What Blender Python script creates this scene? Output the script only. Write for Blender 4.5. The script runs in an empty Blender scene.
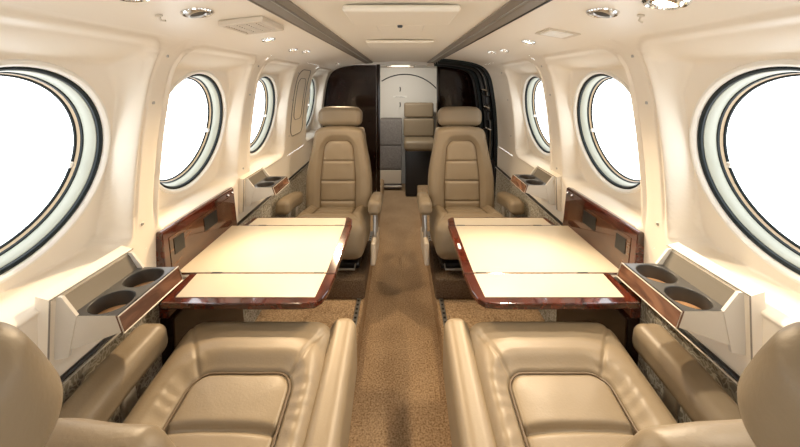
import bpy, bmesh, math, random
from mathutils import Vector, Matrix, noise
random.seed(4)
PI = math.pi
K = 335.0            # focal length in pixels of an 800 px wide frame
ZC = 1.06            # height of the eye above the aisle floor
scene = bpy.context.scene
COL = scene.collection

# ------------------------------------------------------------------ materials
def new_mat(name):
    m = bpy.data.materials.new(name); m.use_nodes = True
    nt = m.node_tree
    return m, nt, nt.nodes['Principled BSDF']

def pmat(name, color, rough=0.5, metal=0.0, bump=0.0, bscale=60.0, var=0.0, vscale=8.0, coat=0.0, detail=4.0, spec=0.5):
    m, nt, b = new_mat(name)
    b.inputs['Base Color'].default_value = (*color, 1)
    b.inputs['Roughness'].default_value = rough
    b.inputs['Metallic'].default_value = metal
    b.inputs['Coat Weight'].default_value = coat
    b.inputs['Coat Roughness'].default_value = 0.05
    b.inputs['Specular IOR Level'].default_value = spec
    tc = nt.nodes.new('ShaderNodeTexCoord')
    if var > 0:
        n = nt.nodes.new('ShaderNodeTexNoise'); n.inputs['Scale'].default_value = vscale; n.inputs['Detail'].default_value = detail
        r = nt.nodes.new('ShaderNodeValToRGB')
        r.color_ramp.elements[0].position = 0.3; r.color_ramp.elements[1].position = 0.7
        r.color_ramp.elements[0].color = (*[c*(1-var) for c in color], 1)
        r.color_ramp.elements[1].color = (*[min(1, c*(1+var)) for c in color], 1)
        nt.links.new(tc.outputs['Object'], n.inputs['Vector']); nt.links.new(n.outputs['Fac'], r.inputs['Fac'])
        nt.links.new(r.outputs['Color'], b.inputs['Base Color'])
    if bump > 0:
        n2 = nt.nodes.new('ShaderNodeTexNoise'); n2.inputs['Scale'].default_value = bscale; n2.inputs['Detail'].default_value = 5
        bp = nt.nodes.new('ShaderNodeBump'); bp.inputs['Strength'].default_value = bump; bp.inputs['Distance'].default_value = 0.002
        nt.links.new(tc.outputs['Object'], n2.inputs['Vector']); nt.links.new(n2.outputs['Fac'], bp.inputs['Height'])
        nt.links.new(bp.outputs['Normal'], b.inputs['Normal'])
    return m

def wood_mat(name, dark, light, rough=0.12, coat=0.8):
    m, nt, b = new_mat(name)
    tc = nt.nodes.new('ShaderNodeTexCoord'); mp = nt.nodes.new('ShaderNodeMapping')
    mp.inputs['Scale'].default_value = (14, 3, 14)
    n = nt.nodes.new('ShaderNodeTexNoise'); n.inputs['Scale'].default_value = 3; n.inputs['Detail'].default_value = 8; n.inputs['Distortion'].default_value = 1.4
    r = nt.nodes.new('ShaderNodeValToRGB')
    r.color_ramp.elements[0].position = 0.35; r.color_ramp.elements[0].color = (*dark, 1)
    r.color_ramp.elements[1].position = 0.68; r.color_ramp.elements[1].color = (*light, 1)
    nt.links.new(tc.outputs['Object'], mp.inputs['Vector']); nt.links.new(mp.outputs['Vector'], n.inputs['Vector'])
    nt.links.new(n.outputs['Fac'], r.inputs['Fac']); nt.links.new(r.outputs['Color'], b.inputs['Base Color'])
    b.inputs['Roughness'].default_value = rough
    b.inputs['Coat Weight'].default_value = coat; b.inputs['Coat Roughness'].default_value = 0.03
    if coat < 0.5: b.inputs['Specular IOR Level'].default_value = 0.3
    return m

def carpet_mat(name, a, c, scale=170, bump=0.8):
    m, nt, b = new_mat(name)
    tc = nt.nodes.new('ShaderNodeTexCoord')
    n = nt.nodes.new('ShaderNodeTexNoise'); n.inputs['Scale'].default_value = scale; n.inputs['Detail'].default_value = 3
    n3 = nt.nodes.new('ShaderNodeTexNoise'); n3.inputs['Scale'].default_value = 7; n3.inputs['Detail'].default_value = 2
    ad = nt.nodes.new('ShaderNodeMath'); ad.operation = 'MULTIPLY_ADD'; ad.inputs[1].default_value = 0.2; 
    r = nt.nodes.new('ShaderNodeValToRGB')
    r.color_ramp.elements[0].position = 0.44; r.color_ramp.elements[0].color = (*a, 1)
    r.color_ramp.elements[1].position = 0.74; r.color_ramp.elements[1].color = (*c, 1)
    bp = nt.nodes.new('ShaderNodeBump'); bp.inputs['Strength'].default_value = bump; bp.inputs['Distance'].default_value = 0.004
    nt.links.new(tc.outputs['Object'], n.inputs['Vector']); nt.links.new(tc.outputs['Object'], n3.inputs['Vector'])
    nt.links.new(n3.outputs['Fac'], ad.inputs[0]); nt.links.new(n.outputs['Fac'], ad.inputs[2])
    nt.links.new(ad.outputs[0], r.inputs['Fac']); nt.links.new(r.outputs['Color'], b.inputs['Base Color'])
    nt.links.new(n.outputs['Fac'], bp.inputs['Height']); nt.links.new(bp.outputs['Normal'], b.inputs['Normal'])
    b.inputs['Roughness'].default_value = 0.95; b.inputs['Specular IOR Level'].default_value = 0.1
    return m

def squiggle_mat(name, a, c):
    """woven wall carpet with pale looped figures on a darker ground"""
    m, nt, b = new_mat(name)
    tc = nt.nodes.new('ShaderNodeTexCoord')
    n0 = nt.nodes.new('ShaderNodeTexNoise'); n0.inputs['Scale'].default_value = 30; n0.inputs['Detail'].default_value = 2
    mx = nt.nodes.new('ShaderNodeMix'); mx.data_type = 'VECTOR'; mx.inputs[0].default_value = 0.06
    v = nt.nodes.new('ShaderNodeTexVoronoi'); v.feature = 'DISTANCE_TO_EDGE'; v.inputs['Scale'].default_value = 75
    r = nt.nodes.new('ShaderNodeValToRGB')
    r.color_ramp.elements[0].position = 0.03; r.color_ramp.elements[0].color = (*c, 1)
    r.color_ramp.elements[1].position = 0.16; r.color_ramp.elements[1].color = (*a, 1)
    nt.links.new(tc.outputs['Object'], n0.inputs['Vector'])
    nt.links.new(tc.outputs['Object'], mx.inputs[4]); nt.links.new(n0.outputs['Color'], mx.inputs[5])
    nt.links.new(mx.outputs[1], v.inputs['Vector']); nt.links.new(v.outputs['Distance'], r.inputs['Fac'])
    nt.links.new(r.outputs['Color'], b.inputs['Base Color'])
    b.inputs['Roughness'].default_value = 0.95; b.inputs['Specular IOR Level'].default_value = 0.1
    return m

def glass_mat():
    m = bpy.data.materials.new('window_glass'); m.use_nodes = True
    nt = m.node_tree; nt.nodes.clear()
    o = nt.nodes.new('ShaderNodeOutputMaterial'); t = nt.nodes.new('ShaderNodeBsdfTransparent')
    t.inputs['Color'].default_value = (0.97, 0.99, 1.0, 1)
    g = nt.nodes.new('ShaderNodeBsdfGlossy'); g.inputs['Roughness'].default_value = 0.02
    mx = nt.nodes.new('ShaderNodeMixShader'); mx.inputs[0].default_value = 0.05
    nt.links.new(t.outputs[0], mx.inputs[1]); nt.links.new(g.outputs[0], mx.inputs[2]); nt.links.new(mx.outputs[0], o.inputs['Surface'])
    return m

def emit_mat(name, color, strength):
    m, nt, b = new_mat(name)
    b.inputs['Base Color'].default_value = (*color, 1)
    b.inputs['Emission Color'].default_value = (*color, 1); b.inputs['Emission Strength'].default_value = strength
    return m

M = dict(
    wall=pmat('cream_wall_vinyl', (0.82, 0.745, 0.63), 0.42, bump=0.05, bscale=300),
    ceil=pmat('cream_ceiling_panel', (0.76, 0.69, 0.57), 0.5, bump=0.04, bscale=300),
    leather=pmat('tan_leather', (0.235, 0.180, 0.115), 0.44, bump=0.12, bscale=260, var=0.03, vscale=5, spec=0.4),
    seam=pmat('leather_seam_piping', (0.13, 0.085, 0.045), 0.5),
    plastic=pmat('cream_moulded_plastic', (0.62, 0.54, 0.43), 0.4),
    cupbox=pmat('pale_grey_moulded_plastic', (0.66, 0.62, 0.55), 0.4),
    wood=wood_mat('lacquered_burl_wood', (0.022, 0.004, 0.003), (0.10, 0.018, 0.008)),
    wooddark=wood_mat('dark_lacquered_wood', (0.006, 0.002, 0.0015), (0.02, 0.006, 0.004), 0.12, 0.1),
    edge=pmat('pale_metal_edging', (0.75, 0.70, 0.62), 0.3, 0.6),
    cream=pmat('cream_table_laminate', (0.47, 0.405, 0.31), 0.4, bump=0.05, bscale=400),
    black=pmat('black_satin_plastic', (0.012, 0.012, 0.013), 0.3),
    tray=pmat('dark_grey_tray_plastic', (0.045, 0.042, 0.038), 0.35),
    rubber=pmat('black_rubber_gasket', (0.010, 0.016, 0.018), 0.5, spec=0.25),
    ringg=pmat('grey_green_window_ring', (0.40, 0.41, 0.34), 0.4),
    ringw=pmat('white_window_reveal', (0.82, 0.79, 0.72), 0.3),
    ringt=pmat('tan_window_ring', (0.50, 0.38, 0.24), 0.4),
    cork=pmat('cork_coaster', (0.55, 0.30, 0.14), 0.8, var=0.2, vscale=40),
    chrome=pmat('polished_chrome', (0.75, 0.74, 0.72), 0.12, 1.0),
    steel=pmat('brushed_grey_metal', (0.45, 0.43, 0.40), 0.35, 0.8),
    rail=pmat('grey_ceiling_track', (0.22, 0.19, 0.155), 0.45),
    carpet=carpet_mat('tan_floor_carpet', (0.26, 0.165, 0.09), (0.55, 0.39, 0.24)),
    wcarpet=squiggle_mat('speckled_wall_carpet', (0.24, 0.21, 0.165), (0.50, 0.46, 0.37)),
    gcarpet=carpet_mat('grey_cabinet_carpet', (0.15, 0.135, 0.125), (0.24, 0.22, 0.205), 120),
    white=pmat('off_white_bulkhead', (0.70, 0.67, 0.61), 0.5, bump=0.03),
    placard=pmat('pale_placard', (0.85, 0.83, 0.78), 0.35),
    ink=pmat('grey_ink', (0.25, 0.23, 0.21), 0.6),
    glass=glass_mat(),
    lamp=emit_mat('warm_lamp_lens', (1.0, 0.86, 0.62), 14.0),
    lampdim=emit_mat('dim_lamp_lens', (1.0, 0.88, 0.68), 1.2),
)

M['pedcarpet'] = carpet_mat('shaded_brown_carpet', (0.10, 0.065, 0.04), (0.20, 0.14, 0.09))  # brown carpet, colour darkened to stand for the shade under the seats
M['woodmid'] = wood_mat('red_brown_veneer', (0.03, 0.010, 0.006), (0.11, 0.045, 0.022), 0.1)
M['strut'] = pmat('grey_painted_strut', (0.42, 0.38, 0.32), 0.4)
M['backp'] = pmat('taupe_back_plate', (0.20, 0.175, 0.14), 0.3, 0.3)
M['woodface'] = wood_mat('red_brown_cup_veneer', (0.08, 0.028, 0.015), (0.22, 0.10, 0.055), 0.12)

# ------------------------------------------------------------------ mesh helpers
class MB:
    def __init__(s): s.v = []; s.f = []
    def add(s, vs, fs):
        o = len(s.v); s.v += [tuple(v) for v in vs]; s.f += [tuple(i+o for i in f) for f in fs]; return s
    def grid(s, fn, nu, nv, closeu=False, closev=False):
        vs = [fn(i/nu, j/nv) for j in range(nv+(0 if closev else 1)) for i in range(nu+(0 if closeu else 1))]
        W = nu+(0 if closeu else 1); H = nv+(0 if closev else 1)
        fs = []
        for j in range(nv):
            for i in range(nu):
                a = j*W+i; b = j*W+(i+1) % W if closeu else j*W+i+1
                j2 = (j+1) % H
                c = j2*W+((i+1) % W if closeu else i+1); d = j2*W+i
                fs.append((a, b, c, d))
        return s.add(vs, fs)
    def rbox(s, c, size, r=0.01, n=2, disp=None, seg=4, mat=None):
        """rounded box, corner radius r, n inner cells per axis (int or 3-tuple)"""
        n = (n, n, n) if isinstance(n, int) else n
        hs = [x/2 for x in size]; r = min(r, min(hs)*0.999)
        ax = []
        for k in range(3):
            h = hs[k]; inn = h-r
            pts = [-inn - r*math.tan((PI/4)*(1-i/seg)) for i in range(seg)]
            pts += [-inn+2*inn*i/n[k] for i in range(n[k]+1)]
            pts += [inn + r*math.tan((PI/4)*((i+1)/seg)) for i in range(seg)]
            ax.append(pts)
        bm = bmesh.new()
        for k in range(3):
            u, v = (k+1) % 3, (k+2) % 3
            for sg in (-1, 1):
                rows = []
                for a in ax[u]:
                    row = []
                    for b in ax[v]:
                        p = [0, 0, 0]; p[k] = sg*hs[k]; p[u] = a; p[v] = b
                        q = [max(-(hs[i]-r), min(hs[i]-r, p[i])) for i in range(3)]
                        d = Vector([p[i]-q[i] for i in range(3)])
                        if d.length > 0: d.normalize()
                        row.append(bm.verts.new(Vector(q)+d*r))
                    rows.append(row)
                for i in range(len(rows)-1):
                    for j in range(len(rows[0])-1):
                        vs = (rows[i][j], rows[i+1][j], rows[i+1][j+1], rows[i][j+1])
                        bm.faces.new(vs if sg > 0 else vs[::-1])
        bmesh.ops.remove_doubles(bm, verts=bm.verts, dist=1e-6)
        bm.verts.index_update()
        vs = []
        for v in bm.verts:
            p = v.co.copy()
            if disp: p = disp(p)
            p = Vector(p)
            if mat is not None: p = mat @ p
            vs.append(p+Vector(c))
        fs = [tuple(v.index for v in f.verts) for f in bm.faces]
        bm.free()
        return s.add(vs, fs)
    def prism(s, poly, axis, a, b):
        """poly: 2D outline; extruded along axis from a to b"""
        n = len(poly)
        def P(p, t):
            if axis == 'y': return (p[0], t, p[1])
            if axis == 'x': return (t, p[0], p[1])
            return (p[0], p[1], t)
        vs = [P(p, a) for p in poly]+[P(p, b) for p in poly]
        fs = [tuple(range(n)), tuple(range(2*n-1, n-1, -1))]
        fs += [(i, i+n, (i+1) % n+n, (i+1) % n) for i in range(n)]
        return s.add(vs, fs)
    def tube(s, path, r, n=8, close=False, cap=True):
        P = [Vector(p) for p in path]; m = len(P)
        rings = []; up = None
        for i in range(m):
            if close: t = P[(i+1) % m]-P[i-1]
            else: t = P[min(i+1, m-1)]-P[max(i-1, 0)]
            t.normalize()
            if up is None: up = t.orthogonal().normalized()
            up = (up - t*up.dot(t)).normalized()
            w = t.cross(up)
            rr = r[i] if isinstance(r, (list, tuple)) else r
            rings.append([P[i]+(up*math.cos(2*PI*k/n)+w*math.sin(2*PI*k/n))*rr for k in range(n)])
        vs = [v for R in rings for v in R]; fs = []
        for i in range(m if close else m-1):
            for k in range(n):
                a = i*n+k; b = i*n+(k+1) % n; i2 = (i+1) % m
                fs.append((a, b, i2*n+(k+1) % n, i2*n+k))
        if cap and not close:
            fs.append(tuple(range(n-1, -1, -1))); fs.append(tuple((m-1)*n+k for k in range(n)))
        return s.add(vs, fs)
    def lathe(s, prof, frame, n=48, cap=False):
        """prof: (r, h); frame: Matrix whose z is the axis"""
        vs = [frame @ Vector((r*math.cos(2*PI*k/n), r*math.sin(2*PI*k/n), h)) for r, h in prof for k in range(n)]
        fs = [(i*n+k, i*n+(k+1) % n, (i+1)*n+(k+1) % n, (i+1)*n+k) for i in range(len(prof)-1) for k in range(n)]
        if cap: fs.append(tuple((len(prof)-1)*n+k for k in range(n)))
        return s.add(vs, fs)
    def build(s, name, mat, parent=None, smooth=True, ang=40, flip=False, recalc=True):
        me = bpy.data.meshes.new(name); me.from_pydata(s.v, [], s.f)
        if recalc:
            bm = bmesh.new(); bm.from_mesh(me)
            bmesh.ops.recalc_face_normals(bm, faces=bm.faces); bm.to_mesh(me); bm.free()
        me.materials.append(M[mat] if isinstance(mat, str) else mat)
        if smooth:
            me.polygons.foreach_set('use_smooth', [True]*len(me.polygons))
            me.set_sharp_from_angle(angle=math.radians(ang))
        o = bpy.data.objects.new(name, me); COL.objects.link(o)
        if parent is not None: o.parent = parent
        return o

def tag(o, label, cat, group=None):
    o['label'] = label; o['category'] = cat
    if group: o['group'] = group
    return o
def struct(o): o['kind'] = 'structure'; return o
def thing(name, label, cat, loc=(0, 0, 0), rz=0, group=None):
    o = bpy.data.objects.new(name, None); COL.objects.link(o)
    o.empty_display_size = 0.05
    o.location = loc; o.rotation_euler = (0, 0, rz)
    return tag(o, label, cat, group)
def sstep(a, b, x):
    t = max(0, min(1, (x-a)/(b-a))); return t*t*(3-2*t)

# ------------------------------------------------------------------ cabin section
PROF = [(0.580, -0.95), (0.598, -0.82), (0.609, -0.69), (0.614, -0.57), (0.617, -0.46), (0.618, -0.36), (0.614, -0.25), (0.602, -0.12),
        (0.582, 0.0), (0.562, 0.055), (0.532, 0.092), (0.478, 0.118), (0.40, 0.134), (0.33, 0.143), (0.262, 0.149)]
def prof(t):
    """t in 0..len-1 -> (X, z), smooth"""
    n = len(PROF)-1; i = min(int(t), n-1); f = t-i
    P = lambda k: Vector(PROF[max(0, min(n, k))])
    p0, p1, p2, p3 = P(i-1), P(i), P(i+1), P(i+2)
    q = 0.5*((2*p1)+(p2-p0)*f+(2*p0-5*p1+4*p2-p3)*f*f+(3*p1-p0-3*p2+p3)*f**3)
    return q.x, q.y
def t_of_z(z):
    lo, hi = 0.0, len(PROF)-1.0
    for _ in range(40):
        m = (lo+hi)/2
        if prof(m)[1] < z: lo = m
        else: hi = m
    return lo
WX = {}
def wallX(z):
    k = round(z, 5)
    if k not in WX: WX[k] = prof(t_of_z(z))[0]
    return WX[k]
ZW = -0.154; CANT = 0.14; RH = 0.186; CELL = 0.2512; ZB, ZT = -0.405, 0.105
def planeX(z): return 0.657-CANT*(z-ZW)
def bay_sdf(y, z, c, hw, z0, z1, r):
    cy = abs(y-c)-hw+r; cz = abs(z-(z0+z1)/2)-(z1-z0)/2+r
    return math.hypot(max(cy, 0), max(cz, 0))+min(max(cy, cz), 0)-r
def bayX(y, z, c):
    wx = wallX(z)
    d = bay_sdf(y, z, c-0.004, 0.210, -0.392, 0.088, 0.05)
    soft = 0.014+0.052*sstep(-0.05, 0.08, z)+0.022*(1-sstep(-0.38, -0.33, z))
    e_ = sstep(-0.36, -0.30, z); a_ = 0.16*e_
    m = a_*sstep(0.0, -0.006, d)+(1-a_)*sstep(-0.003*e_, -soft, d)
    lip = 0.0035*math.exp(-((d-0.002)/0.004)**2)
    pl = max(planeX(z), wx+0.004)
    grv = 0.0045*math.exp(-((d-0.0125)/0.0028)**2)*sstep(0.1025, 0.098, z)*e_
    return wx*(1-m)+pl*m-lip+grv

LWIN = [-0.485, 0.03, 0.564, 1.067, 1.584, 2.40]
RWIN = [-0.485, 0.03, 0.564, 1.067, 1.584]
Y0, Y1 = -0.95, 3.52
def V(x, y, z): return (x, y, z+ZC)

def build_wall(side, wins, yend, name):
    mb = MB(); s = side
    for c in wins:
        NA, NR = 176, 34
        angs = [2*PI*i/NA for i in range(NA)]
        for cy_, cz_ in ((CELL, ZT-ZW), (-CELL, ZT-ZW), (-CELL, ZB-ZW), (CELL, ZB-ZW)):
            ac = math.atan2(cz_, cy_) % (2*PI)
            k_ = min(range(NA), key=lambda i: abs(angs[i]-ac)); angs[k_] = ac
        def fn(u, v, c=c, angs=angs):
            a = angs[int(round(u*NA)) % NA]
            ca, sa = math.cos(a), math.sin(a)
            kz = 1/math.sqrt(1+CANT*CANT)
            iy, iz = c+RH*ca, ZW+RH*sa*kz
            # boundary of the cell: even parametrisation by angle
            hy = CELL; hz = (ZT-ZW) if sa > 0 else (ZW-ZB)
            q = min(hy/abs(ca) if abs(ca) > 1e-9 else 1e9, hz/abs(sa) if abs(sa) > 1e-9 else 1e9)
            oy, oz = c+ca*q, ZW+sa*q
            w = v
            y = iy+(oy-iy)*w; z = iz+(oz-iz)*w
            X = bayX(y, z, c)
            if v == 0: X = planeX(z)
            return V(s*X, y, z)
        mb.grid(fn, NA, NR, closeu=True)
    # plain strips beside the bays at bay height
    edges = [(Y0, wins[0]-CELL)]
    for a, b in zip(wins[:-1], wins[1:]):
        edges.append((a+CELL, b-CELL))
    edges.append((wins[-1]+CELL, yend))
    for a, b in edges:
        a -= 0.007; b += 0.007
        mb.grid(lambda u, v: V(s*(wallX(ZB+(ZT-ZB)*v)+0.0012), a+(b-a)*u, ZB+(ZT-ZB)*v), max(2, int((b-a)/0.03)), 60)
    tT = t_of_z(ZT); tC = t_of_z(-0.53); tB = t_of_z(ZB)
    def up(u, v):
        X, z = prof(tT+(len(PROF)-1-tT)*v); return V(s*X, Y0+(yend-Y0)*u, z)
    mb.grid(up, 60, 24)
    def lo(u, v):
        X, z = prof(tC-0.15+(tB-tC+0.15)*v); return V(s*X, Y0+(yend-Y0)*u, z)
    mb.grid(lo, 60, 8)
    bm_ = mb.build(name, 'wall', ang=75)
    struct(bm_)
    # carpeted lower wall
    cb = MB()
    def ca_(u, v):
        X, z = prof(tC*v); return V(s*(X-0.004), Y0+(yend-Y0)*u, z)
    cb.grid(ca_, 60, 16)
    cb.build('carpet_panel', 'wcarpet', bm_)
    st = MB()
    X, z = prof(tC)
    st.tube([V(s*(X-0.006), y, z-0.004) for y in (Y0, yend)], 0.005, 8)
    st.build('dark_trim_strip', 'black', bm_)
    st = MB(); st.tube([V(s*(X-0.008), y, z-0.013) for y in (Y0, yend)], 0.0022, 6)
    st.build('metal_trim_strip', 'edge', bm_)
    return bm_
wl = build_wall(-1, LWIN, Y1, 'wall_left')
wr = build_wall(1, RWIN, 2.13, 'wall_right')

# ------------------------------------------------------------------ windows
def build_window(side, c, n):
    nx = Vector((side, 0, side*0*CANT)); 
    ax = Vector((side*1.0, 0, CANT)).normalized()      # outward normal of the canted bay plane
    uy = Vector((0, 1, 0)); uz = ax.cross(uy)
    F = Matrix(((uy.x, uz.x, ax.x, 0), (uy.y, uz.y, ax.y, 0), (uy.z, uz.z, ax.z, 0), (0, 0, 0, 1)))
    F = Matrix.Translation(Vector(V(side*0.657, c, ZW))) @ F
    rv = MB().lathe([(RH+0.008, 0.000), (RH+0.006, -0.003), (RH+0.001, -0.004), (RH-0.003, -0.001), (RH-0.005, 0.005), (RH-0.005, 0.008), (RH-0.004, 0.014)], F, 96)
    root = struct(rv.build('window_%d' % n, 'ringw'))
    MB().lathe([(RH-0.003, 0.006), (RH-0.009, 0.005), (RH-0.012, 0.008), (RH-0.012, 0.014), (RH-0.008, 0.016)], F, 96).build('gasket', 'rubber', root)
    MB().lathe([(RH-0.009, 0.013), (RH-0.013, 0.0135), (RH-0.016, 0.020), (RH-0.018, 0.036), (RH-0.016, 0.040)], F, 96).build('inner_ring', 'ringg', root)
    MB().lathe([(RH-0.016, 0.036), (RH-0.020, 0.037), (RH-0.021, 0.041), (RH-0.018, 0.043)], F, 96).build('dark_seal', 'rubber', root)
    MB().lathe([(RH-0.018, 0.040), (RH-0.021, 0.041), (RH-0.023, 0.046), (RH-0.020, 0.047)], F, 96).build('outer_ring', 'ringt', root)
    MB().lathe([(RH-0.021, 0.0455), (RH-0.026, 0.047), (RH-0.027, 0.050), (RH-0.020, 0.052)], F, 96).build('pane_seal', 'rubber', root)
    MB().lathe([(RH-0.0235, 0.0510), (0.0005, 0.0510)], F, 96, cap=True).build('pane', 'glass', root)
    # small polarising-shade knob on the pane
    kp = F @ Vector((0.0, 0.0, 0.0))
    return root
wi = 1
for c in LWIN: build_window(-1, c, wi); wi += 1
for c in RWIN: build_window(1, c, wi); wi += 1

# polariser knobs: little clear knob at the far rim of each pane
def knob(side, c, root):
    a = Vector((side*0.694, c+0.140, ZW+ZC-0.02+0.0))
    mb = MB().rbox(a, (0.012, 0.010, 0.012), 0.003, 1)
    return mb.build('shade_knob', 'placard', root)
for i, c in enumerate(LWIN): knob(-1, c, bpy.data.objects['window_%d' % (i+1)])
for i, c in enumerate(RWIN): knob(1, c, bpy.data.objects['window_%d' % (i+1+len(LWIN))])

# ------------------------------------------------------------------ ceiling
cm = MB()
def cf(u, v):
    x = -0.215+0.43*v
    return V(x, Y0+(2.66-Y0)*u, 0.158+0.006*math.cos(x/0.215*PI/2))
cm.grid(cf, 40, 16)
struct(cm.build('ceiling', 'ceil', ang=60))
bc = MB()
bc.grid(lambda u, v: V(-0.62+1.24*v, 2.66+(Y1-2.66)*u, 0.150-0.05*(2*v-1)**4), 4, 24)
o = struct(bc.build('ceiling_rear', 'white')); o.name = 'ceiling_aft'
for s, n in ((-1, 1), (1, 2)):
    tr = MB()
    tr.prism([(s*0.213, 0.164+ZC), (s*0.213, 0.154+ZC), (s*0.222, 0.150+ZC), (s*0.246, 0.1475+ZC), (s*0.266, 0.1455+ZC), (s*0.268, 0.152+ZC)], 'y', Y0, 2.66)
    t = struct(tr.build('trim_%d' % n, 'rail', ang=25))
    l = MB().tube([V(s*0.267, Y0, 0.146), V(s*0.267, 2.66, 0.146)], 0.0028, 6); l.build('edge_bead', 'black' if s > 0 else 'rail', t)
    l = MB().tube([V(s*0.232, Y0, 0.1485), V(s*0.232, 2.66, 0.1485)], 0.0028, 6); l.build('edge_bead', 'steel', t)

# ------------------------------------------------------------------ floor
AX, ZP, ZF = 0.157, -0.95, -1.06
fm = MB()
fm.grid(lambda u, v: V(-AX-0.01+2*(AX+0.01)*v, Y0+(Y1-Y0)*u, ZF), 40, 8)
struct(fm.build('floor', 'carpet'))
for s, nm in ((-1, 'floor_left'), (1, 'floor_right')):
    pm = MB()
    pts = [(0.64, ZP), (AX+0.02, ZP), (AX+0.006, ZP-0.004), (AX, ZP-0.015), (AX, ZF-0.01)]
    pm.grid(lambda u, v: V(s*pts[int(round(v*4))][0], Y0+(Y1-Y0)*u, pts[int(round(v*4))][1]), 40, 4)
    p = struct(pm.build(nm, 'carpet', ang=50))
    # seat track: metal strip with dark holes along the aisle edge
    tk = MB().rbox(V(s*(AX+0.022), 1.17, ZP+0.003), (0.018, 1.9, 0.006), 0.002, 1); tr = tk.build('seat_track', 'steel', p)
    hm = MB()
    for k in range(70):
        hm.rbox(V(s*(AX+0.022), 0.25+k*0.026, ZP+0.0062), (0.010, 0.010, 0.003), 0.001, 1, seg=1)
    hm.build('track_holes', 'black', tr)
# raised carpeted footrest step between the facing seats
for s in (-1, 1):
    mb = MB().rbox(V(s*0.285, 1.25, ZP+0.012), (0.18, 0.19, 0.022), 0.010, (10, 10, 1))
    tag(mb.build('floor_mat', 'carpet'), 'tan carpet pad on the cabin floor under the %s table' % ('left' if s < 0 else 'right'), 'floor mat', 'carpet pads under the tables')

# ------------------------------------------------------------------ seats
def lin(a, b, n): return [a+(b-a)*i/n for i in range(n+1)]
CW, CD = 0.352, 0.39
PCX = [0.0]
PW, PF = 0.097, 0.060     # inner panel half width and front edge (cushion-local)
def panel_sdf(x, y, r=0.035):
    x = x-PCX[0]
    hw = PW-0.02*sstep(-0.1, PF, y)*0
    cy = y-(PF-r); cx = abs(x)-(hw-r)
    return math.hypot(max(cx, 0), max(cy, 0))+min(max(cx, cy), 0)-r
def cush_dz(x, y, seed=0):
    d = panel_sdf(x, y)
    z = 0.016*sstep(0.0, 0.04, d)*(1-0.5*sstep(0.05, 0.10, d))
    z -= 0.007*math.exp(-(d/0.004)**2)
    if d < 0:
        z += 0.006*(1-math.exp(d/0.025))
        for yl in (-0.035, -0.13):
            z -= 0.011*math.exp(-(((y-yl)+0.25*x*x)/0.006)**2)
    # diagonal creases at the front corners
    for sx in (-1, 1):
        ax_, ay_, bx_, by_ = PCX[0]+sx*(PW-0.008), PF-0.008, sx*0.168, 0.19
        tt = max(0, min(1, ((x-ax_)*(bx_-ax_)+(y-ay_)*(by_-ay_))/((bx_-ax_)**2+(by_-ay_)**2)))
        dd = math.hypot(x-ax_-(bx_-ax_)*tt, y-ay_-(by_-ay_)*tt)
        z -= 0.0035*math.exp(-(dd/0.0035)**2)
    n = noise.noise(Vector((x*22+seed, y*22, seed)))
    z += 0.0008*n
    # gather wrinkles beside the panel
    if d > 0.003 and abs(x-PCX[0]) > PW-0.01:
        z += 0.0007*math.exp(-((d-0.02)/0.02)**2)*math.sin(y*260+noise.noise(Vector((x*30, y*20, seed)))*4)
    return z
CUSH_T = 0.165
def make_cushion(seed):
    mb = MB()
    def disp(p):
        p = p.copy()
        if p.z > 0:
            w = sstep(0.0, CUSH_T/2, p.z)
            p.z += cush_dz(p.x, p.y, seed)*w
            p.z -= 0.012*w*(p.x/(CW/2))**6
        # front roll: bulge forward
        if p.y > 0: p.y += 0.012*math.cos(p.z/(CUSH_T/2)*PI/2)*sstep(0.1, CD/2, p.y)
        return p
    mb.rbox((0, 0, 0), (CW, CD, CUSH_T), 0.045, (104, 112, 3), disp, seg=8)
    return mb
def panel_outline(z_of, off=0.0, bottom=-0.19, n=10):
    r = 0.035; pts = []
    for y in lin(bottom, PF-r, 20): pts.append((-PW, y))
    for a in lin(PI, PI/2, n)[1:]: pts.append((-(PW-r)+r*math.cos(a), PF-r+r*math.sin(a)))
    for x in lin(-(PW-r), PW-r, 12)[1:]: pts.append((x, PF))
    for a in lin(PI/2, 0, n)[1:]: pts.append(((PW-r)+r*math.cos(a), PF-r+r*math.sin(a)))
    for y in lin(PF-r, bottom, 20)[1:]: pts.append((PW, y))
    return [z_of(p[0]+PCX[0], p[1]) for p in pts]

BH, BT = 0.50, 0.10      # backrest height and thickness; local: x width, y thickness (+y = front), z height
def arch_sdf(x, z):
    r = 0.05; top = 0.170; hw = 0.095
    cz = z-(top-r); cx = abs(x)-(hw-r)
    return math.hypot(max(cx, 0), max(cz, 0))+min(max(cx, cz), 0)-r
def back_dy(x, z, seed=0):
    d = arch_sdf(x, z)
    y = 0.014*sstep(0.0, 0.035, d)
    y -= 0.007*math.exp(-(d/0.004)**2)
    if d < 0:
        y += 0.008*(1-math.exp(d/0.02))
        for zl in (0.06, -0.045, -0.15): y -= 0.008*math.exp(-((z-zl)/0.005)**2)
    y += 0.0018*noise.noise(Vector((x*20, z*20, seed)))
    return y
def back_hw(z):
    t = (z+BH/2)/BH       # 0 bottom .. 1 top
    return 1.0-0.02*(1-t)-0.23*sstep(0.35, 1.0, t)
def make_back(seed):
    mb = MB()
    def disp(p):
        p = p.copy()
        if p.y > 0: p.y += back_dy(p.x, p.z, seed)*sstep(0, BT/2, p.y)
        p.x *= back_hw(p.z)
        t = sstep(0.6, 1, (p.z+BH/2)/BH)
        p.z -= 0.03*t*(abs(p.x)/0.15)**3
        return p
    mb.rbox((0, 0, 0), (0.362, BT, BH), 0.034, (70, 3, 96), disp, seg=7)
    return mb

def apply(mb, mat):
    mb.v = [tuple(mat @ Vector(v)) for v in mb.v]; return mb

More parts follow.
